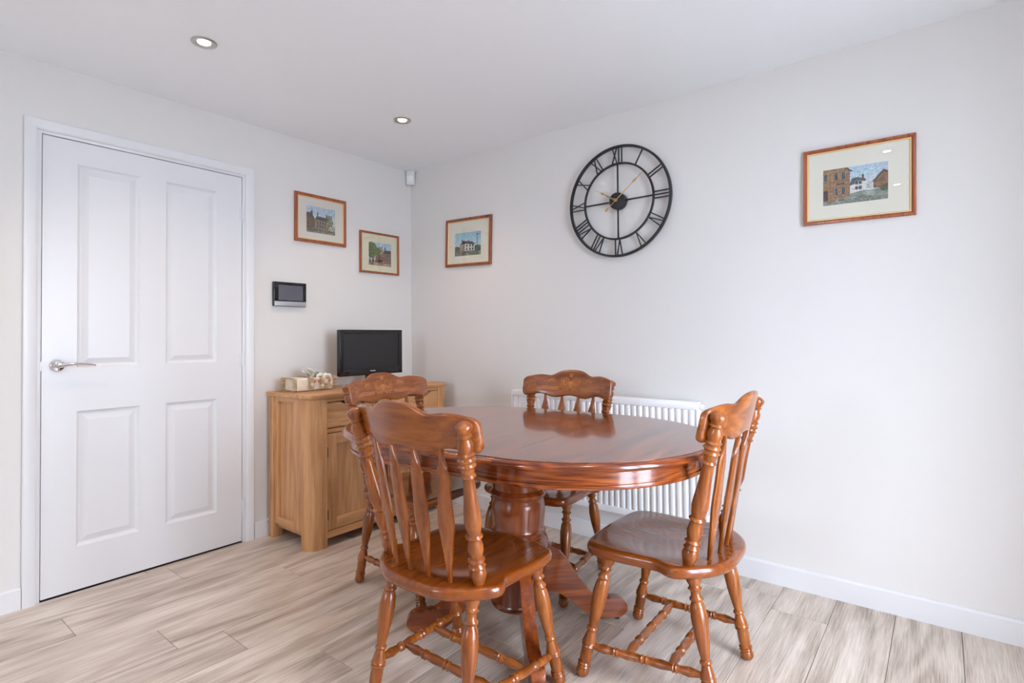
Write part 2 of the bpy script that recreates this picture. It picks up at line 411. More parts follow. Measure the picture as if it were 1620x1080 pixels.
for x, y, lb in ((.697, -1.695, 'lit recessed downlight in the ceiling over the white door, the larger one in view'), (.697, -.671, 'lit recessed downlight in the ceiling near the room corner'),
                 (.697, -2.72, 'recessed downlight past the left end of the door wall'), (2.74, -1.695, 'recessed downlight over the patio door side of the table'), (2.74, -2.72, 'recessed downlight above the camera position'),
                 (.697, -4.4, 'recessed downlight at the kitchen end, door wall side'), (2.74, -4.4, 'recessed downlight at the kitchen end, patio side')):
    downlight(x, y, lb)

# ------------------------------------------------------------------ dining chair
def seat_mesh():
    half = [(0, -.236), (.06, -.234), (.115, -.222), (.168, -.192), (.212, -.15), (.236, -.112), (.234, -.085), (.222, -.062), (.216, -.04), (.219, .0), (.224, .06), (.226, .12), (.219, .168), (.196, .198), (.15, .211), (.075, .217), (0, .219)]
    right = cr(half, 4); left = [np.array([-p[0], p[1]]) for p in right[1:-1]][::-1]
    out = [Vector((p[0], p[1], 0)) for p in right+left]; n = len(out); c = Vector((0, -.01, 0))
    bm = bmesh.new(); zt, zb = .43, .392
    def dish(p):
        # saddle: two shallow hollows either side of a low front ridge
        x, y = p.x, p.y
        e = max(0, 1-((x/.2)**2+((y-.0)/.19)**2))
        return -.010*e*e*(3-2*e) + .003*math.exp(-(x/.06)**2)*max(0, min(1, (y-.02)/.18))**2
    prof = [(s, None) for s in (.06, .14, .22, .3, .38, .46, .54, .62, .69, .76, .82, .87, .91, .945)] + [(.972, zt-.001), (.99, zt-.005), (1.0, zt-.013), (.997, zt-.024), (.975, zt-.033), (.93, zb), (.5, zb)]
    rings = []
    for s, z in prof:
        rings.append([bm.verts.new((c.x+(p.x-c.x)*s, c.y+(p.y-c.y)*s, (zt+dish(c+(p-c)*s)) if z is None else z)) for p in out])
    for A, B in zip(rings, rings[1:]):
        for i in range(n): bm.faces.new((A[i], A[(i+1) % n], B[(i+1) % n], B[i]))
    bm.faces.new(rings[0]); bm.faces.new(rings[-1][::-1])
    return bm
POST = [(0, .0145), (.03, .017), (.06, .0205), (.085, .0215), (.105, .0195), (.115, .018), (.128, .0215), (.142, .0175), (.155, .0165), (.168, .0215), (.182, .0168), (.21, .0195), (.235, .021), (.265, .0195), (.292, .0172), (.302, .0172), (.316, .022), (.331, .0178), (.36, .0198), (.40, .0218), (.45, .0205), (.55, .0175), (.64, .0158), (.668, .0155), (.682, .0195), (.697, .016), (.72, .0185), (.735, .0185), (.745, .0222), (.757, .0188), (.766, .0188), (.778, .023), (.79, .019), (.799, .0188), (.811, .022), (.823, .0178), (.85, .0205), (.875, .0205), (.898, .0165), (.906, .0165), (.916, .0205), (.928, .017), (.945, .0195), (.963, .0212), (.98, .0195), (.993, .0125), (1.0, .003)]
LEG = [(0, .018), (.05, .0178), (.075, .0138), (.085, .0138), (.10, .0172), (.118, .0125), (.15, .0122), (.165, .0165), (.178, .0165), (.19, .0135), (.22, .0172), (.30, .0195), (.42, .0178), (.52, .0142), (.585, .0115), (.596, .0145), (.61, .0145), (.62, .0116), (.66, .0145), (.695, .0168), (.705, .0168), (.715, .0185), (.726, .0155), (.738, .0182), (.75, .0155), (.80, .016), (.86, .0155), (.875, .0142), (.888, .0175), (.90, .0152), (.91, .0172), (.922, .015), (.945, .0168), (.97, .0165), (.99, .0125), (1.0, .008)]
STR = [(0, .0075), (.06, .0085), (.14, .0125), (.20, .0105), (.225, .0098), (.24, .013), (.255, .0102), (.265, .013), (.28, .0102), (.36, .0125), (.44, .0112), (.465, .0102), (.48, .0132), (.495, .0102), (.505, .0102), (.52, .0132), (.535, .0102), (.56, .0112), (.64, .0125), (.72, .0102), (.735, .013), (.745, .0102), (.76, .013), (.775, .0098), (.80, .0105), (.86, .0125), (.94, .0085), (1, .0075)]
def bold(prof, k, c):     # thicken a turning and deepen its beads and coves
    r = np.array([q[1] for q in prof]); sm = np.convolve(np.pad(r, 3, mode='edge'), np.ones(7)/7, 'valid')
    return [(t, max(.002, float(k*(m+(v-m)*c)))) for (t, v), m in zip(prof, sm)]
POST = bold(POST, 1.08, 1.3); LEG = bold(LEG, 1.2, 1.25); STR = bold(STR, 1.1, 1.25)
PB, PT = Vector((.181, -.131, .425)), Vector((.228, -.242, .893))
def crest_y(x, z):    # front face of the crest: bowed backwards, leaning with the posts
    return -.184-(z-.85)*.24 - .063*(1-(x/.255)**2)
def crest_mesh():
    top = [(0, .9335), (.03, .9325), (.06, .928), (.085, .918), (.105, .908), (.125, .9045), (.15, .9075), (.175, .9085), (.2, .906), (.225, .901), (.24, .897), (.249, .890), (.2545, .878), (.2555, .86), (.2556, .845)]
    bot = [(0, .8055), (.02, .8045), (.04, .801), (.065, .796), (.09, .7945), (.115, .799), (.14, .807), (.165, .8115), (.19, .809), (.215, .803), (.232, .801), (.242, .804), (.249, .812), (.2535, .825), (.2556, .844)]
    tp = cr(top, 4); bt = cr(bot, 4); bm = bmesh.new(); th = .02
    xs = [.2556*math.sin(PI/2*i/34) for i in range(-34, 35)]
    zt = lambda x: float(np.interp(abs(x), [p[0] for p in tp], [p[1] for p in tp])); zb = lambda x: float(np.interp(abs(x), [p[0] for p in bt], [p[1] for p in bt]))
    S = [(0, .0075), (.012, .004), (.035, .0012), (.07, 0), (.22, 0), (.4, 0), (.6, 0), (.78, 0), (.93, 0), (.965, .0012), (.988, .004), (1, .0075)]
    G = [[], []]
    for x in xs:
        a0, a1 = zb(x), zt(x); ex = max(0, (abs(x)-.2475)/.0081)**2*.0075
        for side in (0, 1):
            col = []
            for q, off in S:
                z = a0+(a1-a0)*q; o = max(off, ex)
                col.append(bm.verts.new((x*.978, crest_y(x, z)-(o if side == 0 else th-o), z)))
            G[side].append(col)
    n, m = len(xs), len(S)
    for side in (0, 1):
        for i in range(n-1):
            for k in range(m-1): bm.faces.new((G[side][i][k], G[side][i+1][k], G[side][i+1][k+1], G[side][i][k+1]))
    for i in range(n-1):
        for k in (0, m-1): bm.faces.new((G[0][i][k], G[0][i+1][k], G[1][i+1][k], G[1][i][k]))
    for i in (0, n-1):
        for k in range(m-1): bm.faces.new((G[0][i][k], G[0][i][k+1], G[1][i][k+1], G[1][i][k]))
    bmesh.ops.remove_doubles(bm, verts=bm.verts[:], dist=1e-5)
    return bm
def carving_mesh():
    bm = bmesh.new()
    def line(pts, r=.0016):
        P = [(x, crest_y(x, z)+.0004, z) for x, z in pts]
        t = bmesh.new(); tube(t, P, r, 5); merge(bm, t)
    for s in (-1, 1):
        # central volutes of nested arcs
        for k in range(6):
            r0 = .012+.0075*k
            line([(s*(.030+.002*k)+s*r0*math.cos(a)*.95, .872+r0*math.sin(a)*.9) for a in np.linspace(PI*.98-.02*k, PI*.98+PI*(1.25-.17*k), 12)], .0015)
        line([(s*(.030+(.003+.0052*a/PI)*math.cos(a)), .878+(.003+.0052*a/PI)*math.sin(a)) for a in np.linspace(0, 4.2*PI, 30)])
        # long flowing stems
        for k in range(4):
            line(cr([(s*.062, .848-.004*k), (s*.10, .838-.004*k+.008), (s*.14, .846-.005*k+.004), (s*(.185-.008*k), .838-.002*k)], 5), .0014)
        # side scroll and leaves
        line([(s*(.205+(.004+.0045*a/PI)*math.cos(a)), .862+(.004+.0045*a/PI)*math.sin(a)) for a in np.linspace(PI, 4*PI, 24)])
        for k in range(5):
            line(cr([(s*(.165+.012*k), .826), (s*(.172+.012*k), .836+.002*k), (s*(.168+.012*k), .846+.002*k)], 4), .0014)
        for k in range(3):
            line(cr([(s*.085, .872+.008*k), (s*.105, .880+.004*k), (s*.125, .872+.004*k)], 4), .0013)
    for k in range(3):
        line([(.004*(k-1), .90-.002*abs(k-1)), (.007*(k-1), .915-.004*abs(k-1)), (.011*(k-1), .92-.004*abs(k-1))], .0015)
    return bm
def spindle_mesh(b, t_):
    W = [(0, .005), (.06, .0055), (.2, .0105), (.32, .0165), (.44, .0222), (.52, .021), (.6, .0185), (.68, .0175), (.76, .0178), (.80, .0165), (.86, .0115), (.92, .007), (1, .0055)]
    b = Vector(b); t_ = Vector(t_); d = (t_-b).normalized(); xa = (Vector((1, 0, 0))-d*d.x).normalized(); ya = d.cross(xa)
    # flat face turns to follow the arc of the back
    turn = Matrix.Rotation(b.x*1.4, 3, d); xa = turn @ xa; ya = turn @ ya
    bm = bmesh.new(); rings = []
    for k in range(33):
        t = k/32; w = np.interp(t, [q[0] for q in W], [q[1]*(1 if q[1] < .008 else 1.2) for q in W]); h = min(w, .0062) if t > .03 else w
        c = b.lerp(t_, t)
        rings.append([bm.verts.new(c+xa*sx*w*cx_+ya*sy*h*cy2) for sx, sy, cx_, cy2 in ((1, 1, .78, 1), (-1, 1, .78, 1), (-1, 1, 1, .5), (-1, -1, 1, .5), (-1, -1, .78, 1), (1, -1, .78, 1), (1, -1, 1, .5), (1, 1, 1, .5))])
    for A, B in zip(rings, rings[1:]):
        for i in range(8): bm.faces.new((A[i], A[(i+1) % 8], B[(i+1) % 8], B[i]))
    bm.faces.new(rings[0][::-1]); bm.faces.new(rings[-1])
    return bm
def make_chair():
    c = empty('dining_chair')
    obj('seat', seat_mesh(), 'chair_wood_y', c, 40)
    for s in (-1, 1):
        f = Vector((s, 1, 1))
        obj('back_post', lathe(bmesh.new(), PB*f, PT*f, POST, 20), 'chair_wood_z', c, 50)
    for x in (-.112, -.038, .038, .112):
        xt = x*1.23; yb = -.183+.9*x*x; zt = .815
        obj('spindle', spindle_mesh((x, yb, .424), (xt, crest_y(xt, zt)-.011, zt)), 'chair_wood_z', c, 40)
    cr_ = obj('crest_rail', crest_mesh(), 'chair_wood_x', c, 40)
    obj('carving', carving_mesh(), 'carving_tone', cr_, 60, label='scrolled carving on the crest front')
    legs = {}
    for s in (-1, 1):
        for nm, a, b in (('f', (.19*s, .122, .398), (.22*s, .21, 0)), ('r', (.165*s, -.14, .398), (.189*s, -.206, 0))):
            obj('leg', lathe(bmesh.new(), a, b, LEG, 18), 'chair_wood_z', c, 50); legs[s, nm] = (Vector(a), Vector(b))
    cross = {}
    for s in (-1, 1):
        a = legs[s, 'f'][0].lerp(legs[s, 'f'][1], .745); b = legs[s, 'r'][0].lerp(legs[s, 'r'][1], .70)
        obj('stretcher', lathe(bmesh.new(), a, b, STR, 14), 'chair_wood_x', c, 50)
        cross[s] = (a.lerp(b, .34), a.lerp(b, .70))
    for k in (0, 1): obj('stretcher', lathe(bmesh.new(), cross[-1][k], cross[1][k], STR, 14), 'chair_wood_x', c, 50)
    return c
proto = make_chair()
CHAIRS = [((1.815, -1.385), 90.5, 'varnished wooden dining chair with its plain back towards the viewer, nearest the door side'),
          ((2.268, -.867), 181.6, 'varnished wooden dining chair at the right end of the oval table, in profile'),
          ((1.545, -.552), -87.6, 'varnished wooden dining chair in front of the white radiator, carved crest facing the viewer'),
          ((1.106, -.918), 4.1, 'varnished wooden dining chair in front of the oak sideboard, left end of the table')]
for i, ((x, y), th, lb) in enumerate(CHAIRS):
    o = proto if i == 0 else copy_tree(proto)
    o.location = (x, y, 0); o.rotation_euler = (0, 0, math.radians(th-90))
    tag(o, lb, 'chair', 'dining chairs around the oval table')

# ------------------------------------------------------------------ oval pedestal table
def build_table():
    t = empty('dining_table', (1.716, -.972, 0), .081)
    tag(t, 'oval extending dining table of polished reddish wood on a turned pedestal', 'table')
    l, r = .233, .483
    SLAB = [(-.06, .7605), (0, .760), (0, .7365), (-.06, .7365)]
    RIM = [(.0003, .737), (.0003, .7575), (.0012, .7570), (.003, .7582), (.009, .7575), (.014, .7545), (.0175, .749), (.018, .744), (.015, .7385), (.008, .7365)]
    AP = [(-.05, .737), (-.006, .737), (-.008, .733), (-.012, .729), (-.012, .6965), (-.0145, .6955), (-.0145, .694), (-.010, .693), (-.009, .688), (-.010, .683), (-.013, .680), (-.05, .680)]
    def end_piece(prof, s, gap, solid):
        bm = bmesh.new(); n = 48; rows = []
        angs = [(-PI/2+PI*i/n) for i in range(n+1)]
        for off, z in prof:
            rr = r+off
            rows.append([bm.verts.new((s*(l+gap+max(0, rr*math.cos(a))), rr*math.sin(a), z)) for a in angs])
        for A, B in zip(rows, rows[1:]):
            for i in range(n): bm.faces.new((A[i], A[i+1], B[i+1], B[i]))
        if solid:
            bm.faces.new(rows[0]); bm.faces.new(rows[-1][::-1])
            k = [row[0] for row in rows]; m = [row[-1] for row in rows]; bm.faces.new(k+m[::-1])
        else:
            A, B = rows[-1], rows[0]
            for i in range(n): bm.faces.new((A[i], A[i+1], B[i+1], B[i]))
            bm.faces.new([row[0] for row in rows]); bm.faces.new([row[-1] for row in rows])
        return bm
    def arc_uv(o, s):     # grain coordinates: length along the rim, height
        me = o.data; uv = me.uv_layers.new(name='rim'); 
        for lp in me.loops:
            c = me.vertices[lp.vertex_index].co
            u = c.x if s == 0 else r*math.atan2(c.y, max(1e-6, abs(c.x)-l))
            uv.data[lp.index].uv = (u, c.z)
        return o
    for s in (1, -1):
        h_ = obj('top_half', end_piece(SLAB, s, .0006, True), 'table_top_wood', t, 30)
        arc_uv(obj('edge_moulding', end_piece(RIM, s, .0006, False), 'table_wood_uv', h_, 30), s)
        arc_uv(obj('apron', end_piece(AP, s, .0006, False), 'table_wood_uv', t, 30), s)
    bm = bmesh.new(); h = .0004
    pts = [(0, r+o, z) for o, z in SLAB] + [(0, -(r+o), z) for o, z in SLAB[::-1]]
    prism(bm, [(-l+h, y, z) for _, y, z in pts], (2*l-2*h, 0, 0))
    h_ = obj('extension_leaf', bm, 'table_top_wood', t, 30)
    for s in (1, -1):
        bm = bmesh.new(); prism(bm, [(-l+h, s*(r+o), z) for o, z in RIM], (2*l-2*h, 0, 0)); arc_uv(obj('edge_moulding', bm, 'table_wood_uv', h_, 30), 0)
    for s in (1, -1):
        bm = bmesh.new(); prism(bm, [(-l+h, s*(r+o), z) for o, z in AP], (2*l-2*h, 0, 0)); arc_uv(obj('apron', bm, 'table_wood_uv', t, 30), 0)
    # runners under the top
    for y in (-.2, .2): obj('runner', bx(-.5, .5, y-.02, y+.02, .69, .736, bev=.002), 'table_wood_x', t)
    obj('bearer', bx(-.16, .16, -.26, .26, .655, .689, bev=.003), 'table_wood_x', t)
    col = [(.085, .04), (.089, .10), (.094, .106), (.100, .108), (.110, .100), (.113, .100), (.125, .098), (.20, .104), (.28, .112), (.33, .114), (.345, .108), (.352, .099), (.357, .099), (.362, .104), (.370, .105), (.377, .100), (.383, .098), (.40, .0985), (.44, .102), (.475, .1015), (.492, .098), (.498, .100), (.505, .108), (.515, .110), (.522, .104), (.53, .098), (.56, .100), (.60, .115), (.63, .135), (.64, .14), (.655, .14)]
    z0, z1 = col[0][0], col[-1][0]
    obj('pedestal', lathe(bmesh.new(), (0, 0, z0), (0, 0, z1), [((z-z0)/(z1-z0), q) for z, q in col], 40), 'table_wood_z', t, 40)
    for k in range(4):
        prof = cr([(.085, .315), (.13, .300), (.175, .258), (.215, .200), (.255, .142), (.295, .104), (.330, .084), (.365, .086), (.395, .083), (.416, .068), (.424, .046), (.412, .022), (.385, .013), (.335, .012), (.285, .022), (.235, .058), (.190, .098), (.145, .122), (.085, .135)], 4)
        bm = bmesh.new(); prism(bm, [(p[0], -.0225, p[1]) for p in prof], (0, .045, 0), bev=.004)
        a = PI/4+k*PI/2-math.radians(4)
        lg = obj('scroll_leg', bm, 'table_wood_x', t, 40); lg.rotation_euler = (0, 0, a)
        g = bmesh.new(); p = (.385, 0); lathe(g, (*p, 0), (*p, .014), [(0, .011), (.3, .013), (1, .013)], 14)
        obj('glide', g, 'glide_black', lg)
build_table()

# ------------------------------------------------------------------ oak sideboard
SBZ = .807
def build_sideboard():
    s = empty('oak_sideboard', (.24, -.58, 0)); tag(s, 'light oak sideboard with two drawers and two doors in the corner', 'sideboard')
    off = Vector((-.24, .58, 0))
    def P(name, bm, mat, parent=s, ang=35, label=None):
        bmesh.ops.translate(bm, verts=bm.verts[:], vec=off); return obj(name, bm, mat, parent, ang, label)
    X0, X1, Y0, Y1 = .03, .45, -1.08, -.075
    def rounded(x0, x1, y0, y1, r, front_only=True):
        pts = [(x0, y0)]
        for cy, a0 in ((y0+r, -PI/2), (y1-r, 0)):
            for i in range(9): a = a0+PI/2*i/8; pts.append((x1-r+r*math.cos(a), cy+r*math.sin(a)))
        return pts+[(x0, y1)]
    bm = bmesh.new(); prism(bm, [(x, y, .784) for x, y in rounded(.022, X1+.008, Y0-.006, Y1+.006, .075)], (0, 0, .023), bev=.004, seg=3)
    P('top', bm, 'oak_y')
    pw = .085
    for sgn, ya, yb in ((-1, Y0, Y0+.1), (1, Y1-.1, Y1)):
        r = .068; pts = []
        if sgn < 0:
            pts = [(X1-pw, ya)]+[(X1-r+r*math.cos(a), ya+r+r*math.sin(a)) for a in np.linspace(-PI/2, 0, 12)]+[(X1, yb), (X1-pw, yb)]
        else:
            pts = [(X1-pw, ya), (X1, ya)]+[(X1-r+r*math.cos(a), yb-r+r*math.sin(a)) for a in np.linspace(0, PI/2, 12)]+[(X1-pw, yb)]
        bm = bmesh.new(); prism(bm, [(x, y, 0) for x, y in pts], (0, 0, .784), bev=.0015, seg=1); P('post', bm, 'oak_z')
        P('post', bx(X0, X0+.045, min(ya, yb) if sgn < 0 else yb-.06, ya+.06 if sgn < 0 else yb, 0, .784, bev=.0015), 'oak_z')
        # framed end: stiles, rails and a sunk panel
        e = Y0+.006 if sgn < 0 else Y1-.026; f = e+.02
        P('end_stile', bx(X0+.045, X0+.09, e, f, .085, .784, bev=.001), 'oak_z'); P('end_stile', bx(.28, X1-pw, e, f, .085, .784, bev=.001), 'oak_z')
        P('end_rail', bx(X0+.09, .28, e, f, .757, .784, bev=.001), 'oak_x'); P('end_rail', bx(X0+.09, .28, e, f, .085, .125, bev=.001), 'oak_x')
        q = e+.014 if sgn < 0 else e-.004
        P('end_panel', bx(X0+.088, .282, q, q+.01, .123, .759), 'oak_z')
    ya, yb = Y0+.1, Y1-.068
    P('back_panel', bx(X0, X0+.01, Y0+.06, Y1-.06, .06, .784), 'oak_y'); P('base_board', bx(X0+.01, X1-.03, Y0+.03, Y1-.03, .055, .07), 'oak_y')
    xf = X1-.006
    P('front_rail', bx(xf-.03, xf, ya, yb, .765, .784, bev=.001), 'oak_y')
    P('front_rail', bx(xf-.03, xf, ya, yb, .600, .623, bev=.001), 'oak_y')
    P('front_rail', bx(xf-.03, xf, ya, yb, .047, .083, bev=.001), 'oak_y')
    mid = (ya+yb)/2
    P('drawer_divider', bx(xf-.03, xf, mid-.012, mid+.012, .623, .765, bev=.001), 'oak_z')
    P('gap_shade_block', bx(X0+.02, xf-.035, Y0+.03, Y1-.03, .07, .77), 'dark_gap')  # solid block, dark colour stands in for shade behind drawer and door gaps
    for a, b in ((ya, mid-.012), (mid+.012, yb)):
        g = .0045; c = (a+b)/2; z0, z1 = .623+g, .765-g
        pts = [(a+g, z0), (b-g, z0), (b-g, z1), (c+.115, z1)]+[(c+.115*math.cos(t)*(1 if abs(math.cos(t)) < .99 else 1), z1-.02*math.sin(t)**.7) for t in np.linspace(.15, PI-.15, 12)]+[(c-.115, z1), (a+g, z1)]
        bm = bmesh.new(); prism(bm, [(xf-.022, y, z) for y, z in pts], (.021, 0, 0), bev=.0012, seg=1); P('drawer', bm, 'oak_y')
    for k, (a, b) in enumerate(((ya, mid), (mid, yb))):
        g = .004; z0, z1 = .083+g, .600-g; w = .058; a += g; b -= g
        bm = bmesh.new()
        d = P('door', bx(xf-.021, xf-.001, a, a+w, z0, z1, bev=.0012), 'oak_z')
        P('stile', bx(xf-.021, xf-.001, b-w, b, z0, z1, bev=.0012), 'oak_z', d)
        for q0, q1 in ((z0, z0+w), (z1-w, z1)): P('rail', bx(xf-.021, xf-.001, a+w, b-w, q0, q1, bev=.0012), 'oak_y', d)
        P('door_panel', bx(xf-.020, xf-.013, a+w-.004, b-w+.004, z0+w-.004, z1-w+.004), 'oak_z', d)
        for z in (.500, .168):
            hy = a-.002 if k == 0 else b+.002
            P('hinge', bx(xf-.004, xf+.004, hy-.007, hy+.005, z-.027, z+.027, bev=.001), 'black_metal', d, label='black hinge')
build_sideboard()

# ------------------------------------------------------------------ television
def build_tv():
    t = empty('television', (.2, -.499, SBZ)); tag(t, 'small black flat screen television on the oak sideboard', 'television')
    w, z0, z1 = .236, .066, .346
    obj('casing', bx(-.03, 0, -w, w, z0, z1, bev=.004), 'black_gloss', t)
    bm = bmesh.new(); b = .028; zb = z0+.045
    for y0, y1, q0, q1 in ((-w, -w+b, z0, z1), (w-b, w, z0, z1), (-w+b, w-b, z1-b+.004, z1), (-w+b, w-b, z0, zb)): box(bm, -.002, .006, y0, y1, q0, q1, bev=.002)
    obj('bezel', bm, 'black_gloss', t)
    obj('screen', bx(-.001, .001, -w+b-.001, w-b+.001, zb-.001, z1-b+.005), 'screen_off', t)
    obj('rear_shell', bx(-.065, -.028, -.15, .15, z0+.03, z1-.05, bev=.012), 'black_plastic', t)
    bm = bmesh.new(); prof = [(0, 0), (.0, .008), (.05, .012)]
    pts = [(.085*math.cos(a), .13*math.sin(a), 0) for a in np.linspace(0, 2*PI, 32, endpoint=False)]
    prism(bm, pts, (0, 0, .012), bev=.004); obj('stand_base', bm, 'black_gloss', t)
    obj('stand_neck', bx(-.03, .0, -.035, .035, .01, z0+.03, bev=.004), 'black_gloss', t)
    bm = bmesh.new()
    for k in range(7):
        y = (k-3)*.0058; box(bm, .0058, .0066, y-.0020, y+.0020, z0+.022, z0+.028)
    obj('maker_mark', bm, 'silver_print', t, label='small silver lettering below the screen')
    obj('power_light', lathe(bmesh.new(), (.005, -w+.028, z0+.016), (.0068, -w+.028, z0+.016), [(0, .0025), (1, .002)], 10), 'red_led', t)
build_tv()

# ------------------------------------------------------------------ fabric covered tissue box
def build_tissue_box():
    t = empty('tissue_box', (.155, -.905, SBZ), .0); tag(t, 'cream fabric tissue box trimmed with lace and roses on the sideboard', 'tissue box')
    bm = bmesh.new(); L2, W2, H = .115, .062, .074
    t_ = bmesh.new(); box(t_, -W2, W2, -L2, L2, .002, H, bev=.010, seg=3)
    bmesh.ops.subdivide_edges(t_, edges=[e for e in t_.edges if e.calc_length() > .03], cuts=6, use_grid_fill=True)
    for v in t_.verts:
        n = math.sin(v.co.x*83+v.co.y*57)*math.sin(v.co.z*71+v.co.y*91); v.co += Vector((v.co.x*.02*n, 0, .002*n if v.co.z > .03 else 0))
    merge(bm, t_); obj('fabric_cover', bm, 'linen', t, 50)
    rnd = random.Random(3)
    def ruffle(path, h, amp, waves, name, mat, out):
        bm = bmesh.new(); n = waves*8; A = []; B = []; C = []
        P = [np.array(q) for q in path]; seg = [np.linalg.norm(P[i+1]-P[i]) for i in range(len(P)-1)]; tot = sum(seg)
        for i in range(n+1):
            d = tot*i/n; k = 0
            while k < len(seg)-1 and d > seg[k]: d -= seg[k]; k += 1
            c = P[k]+(P[k+1]-P[k])*min(1, d/seg[k]); wv = math.sin(2*PI*i/8)
            o = np.array(out)
            A.append(bm.verts.new(c)); B.append(bm.verts.new(c+o*h*.6+np.array([wv*amp*.5, 0, wv*amp*.3]))); C.append(bm.verts.new(c+o*h*(1+.15*rnd.random())+np.array([wv*amp, 0, wv*amp*.5-.002])))
        for X, Y in ((A, B), (B, C)):
            for i in range(n): bm.faces.new((X[i], X[i+1], Y[i+1], Y[i]))
        bmesh.ops.solidify(bm, geom=bm.faces[:], thickness=.0015)
        obj(name, bm, mat, t, 60)
    for sy in (-1, 1):
        loop = [(-W2, sy*L2*.98, .004), (-W2, sy*L2*.98, H), (W2, sy*L2*.98, H), (W2, sy*L2*.98, .004)]
        ruffle(loop, .026, .011, 12, 'lace_ruffle', 'lace', (0, sy*.9, .12))
    # lace bands over the cover
    for y, w in ((-.03, .02), (.055, .032)):
        loop = [(-W2-.003, y, .004), (-W2-.003, y, H+.002), (W2+.003, y, H+.002), (W2+.003, y, .004)]
        for s in (-1, 1): ruffle(loop, w, .006, 16, 'lace_band', 'lace', (.22, s*.8, .25))
    # roses
    def rose(c, r, mat):
        bm = bmesh.new()
        for k in range(3):
            rr = r*(1-.28*k); m = 7-k; off = rnd.random()*6
            for i in range(m):
                a = off+2*PI*i/m; q = Vector((0, math.cos(a), math.sin(a))); ctr = Vector(c)+q*rr*.55+Vector((.002+.003*k, 0, 0))
                s_ = bmesh.new(); bmesh.ops.create_icosphere(s_, subdivisions=1, radius=rr*.45)
                bmesh.ops.scale(s_, vec=(.45, 1, 1), verts=s_.verts[:]); merge(bm, s_, Matrix.Translation(ctr))
        obj('fabric_rose', bm, mat, t, 60)
    rose((W2+.004, -.008, .058), .013, 'rose_fabric'); rose((W2+.004, .022, .056), .012, 'rose_fabric'); rose((W2+.006, .085, .058), .014, 'rose_fabric')
    rose((W2+.004, .05, .07), .015, 'lace'); rose((W2+.004, .04, .022), .016, 'lace'); rose((W2+.004, .10, .03), .014, 'lace')
    for a_, b_, c_, r_ in ((.046, .03, H+.006, .017), (.05, .07, H+.007, .018), (.03, .05, H+.009, .018), (.045, .098, H+.004, .016), (W2+.003, .068, .05, .016), (W2+.004, -.02, .035, .014)):
        rose((a_, b_, c_), r_, 'tissue_paper' if a_ < .06 else 'lace')
    # tissue pulled up through the top
    bm = bmesh.new(); n = 22
    for layer in range(3):
        A = []; B = []; C = []
        for i in range(n+1):
            u = i/n; a = 2*PI*i/4.0
            A.append(bm.verts.new((.01*math.sin(a)+.008*(layer-1), .02+(u-.5)*.06, H-.002)))
            B.append(bm.verts.new((.014*math.sin(a+layer)+.012*(layer-1), .02+(u-.5)*.085+.006*layer, H+.016+.004*math.sin(a*.7))))
            C.append(bm.verts.new((.02*math.sin(a+1+layer)+.02*(layer-1), .018+(u-.5)*.11-.008*layer, H+.024+.022*math.exp(-((u-.45+.12*layer)/.2)**2)+.012*rnd.random())))
        for X, Y in ((A, B), (B, C)):
            for i in range(n): bm.faces.new((X[i], X[i+1], Y[i+1], Y[i]))
    obj('tissue', bm, 'tissue_paper', t, 60, label='white tissue pulled up from the box')
build_tissue_box()

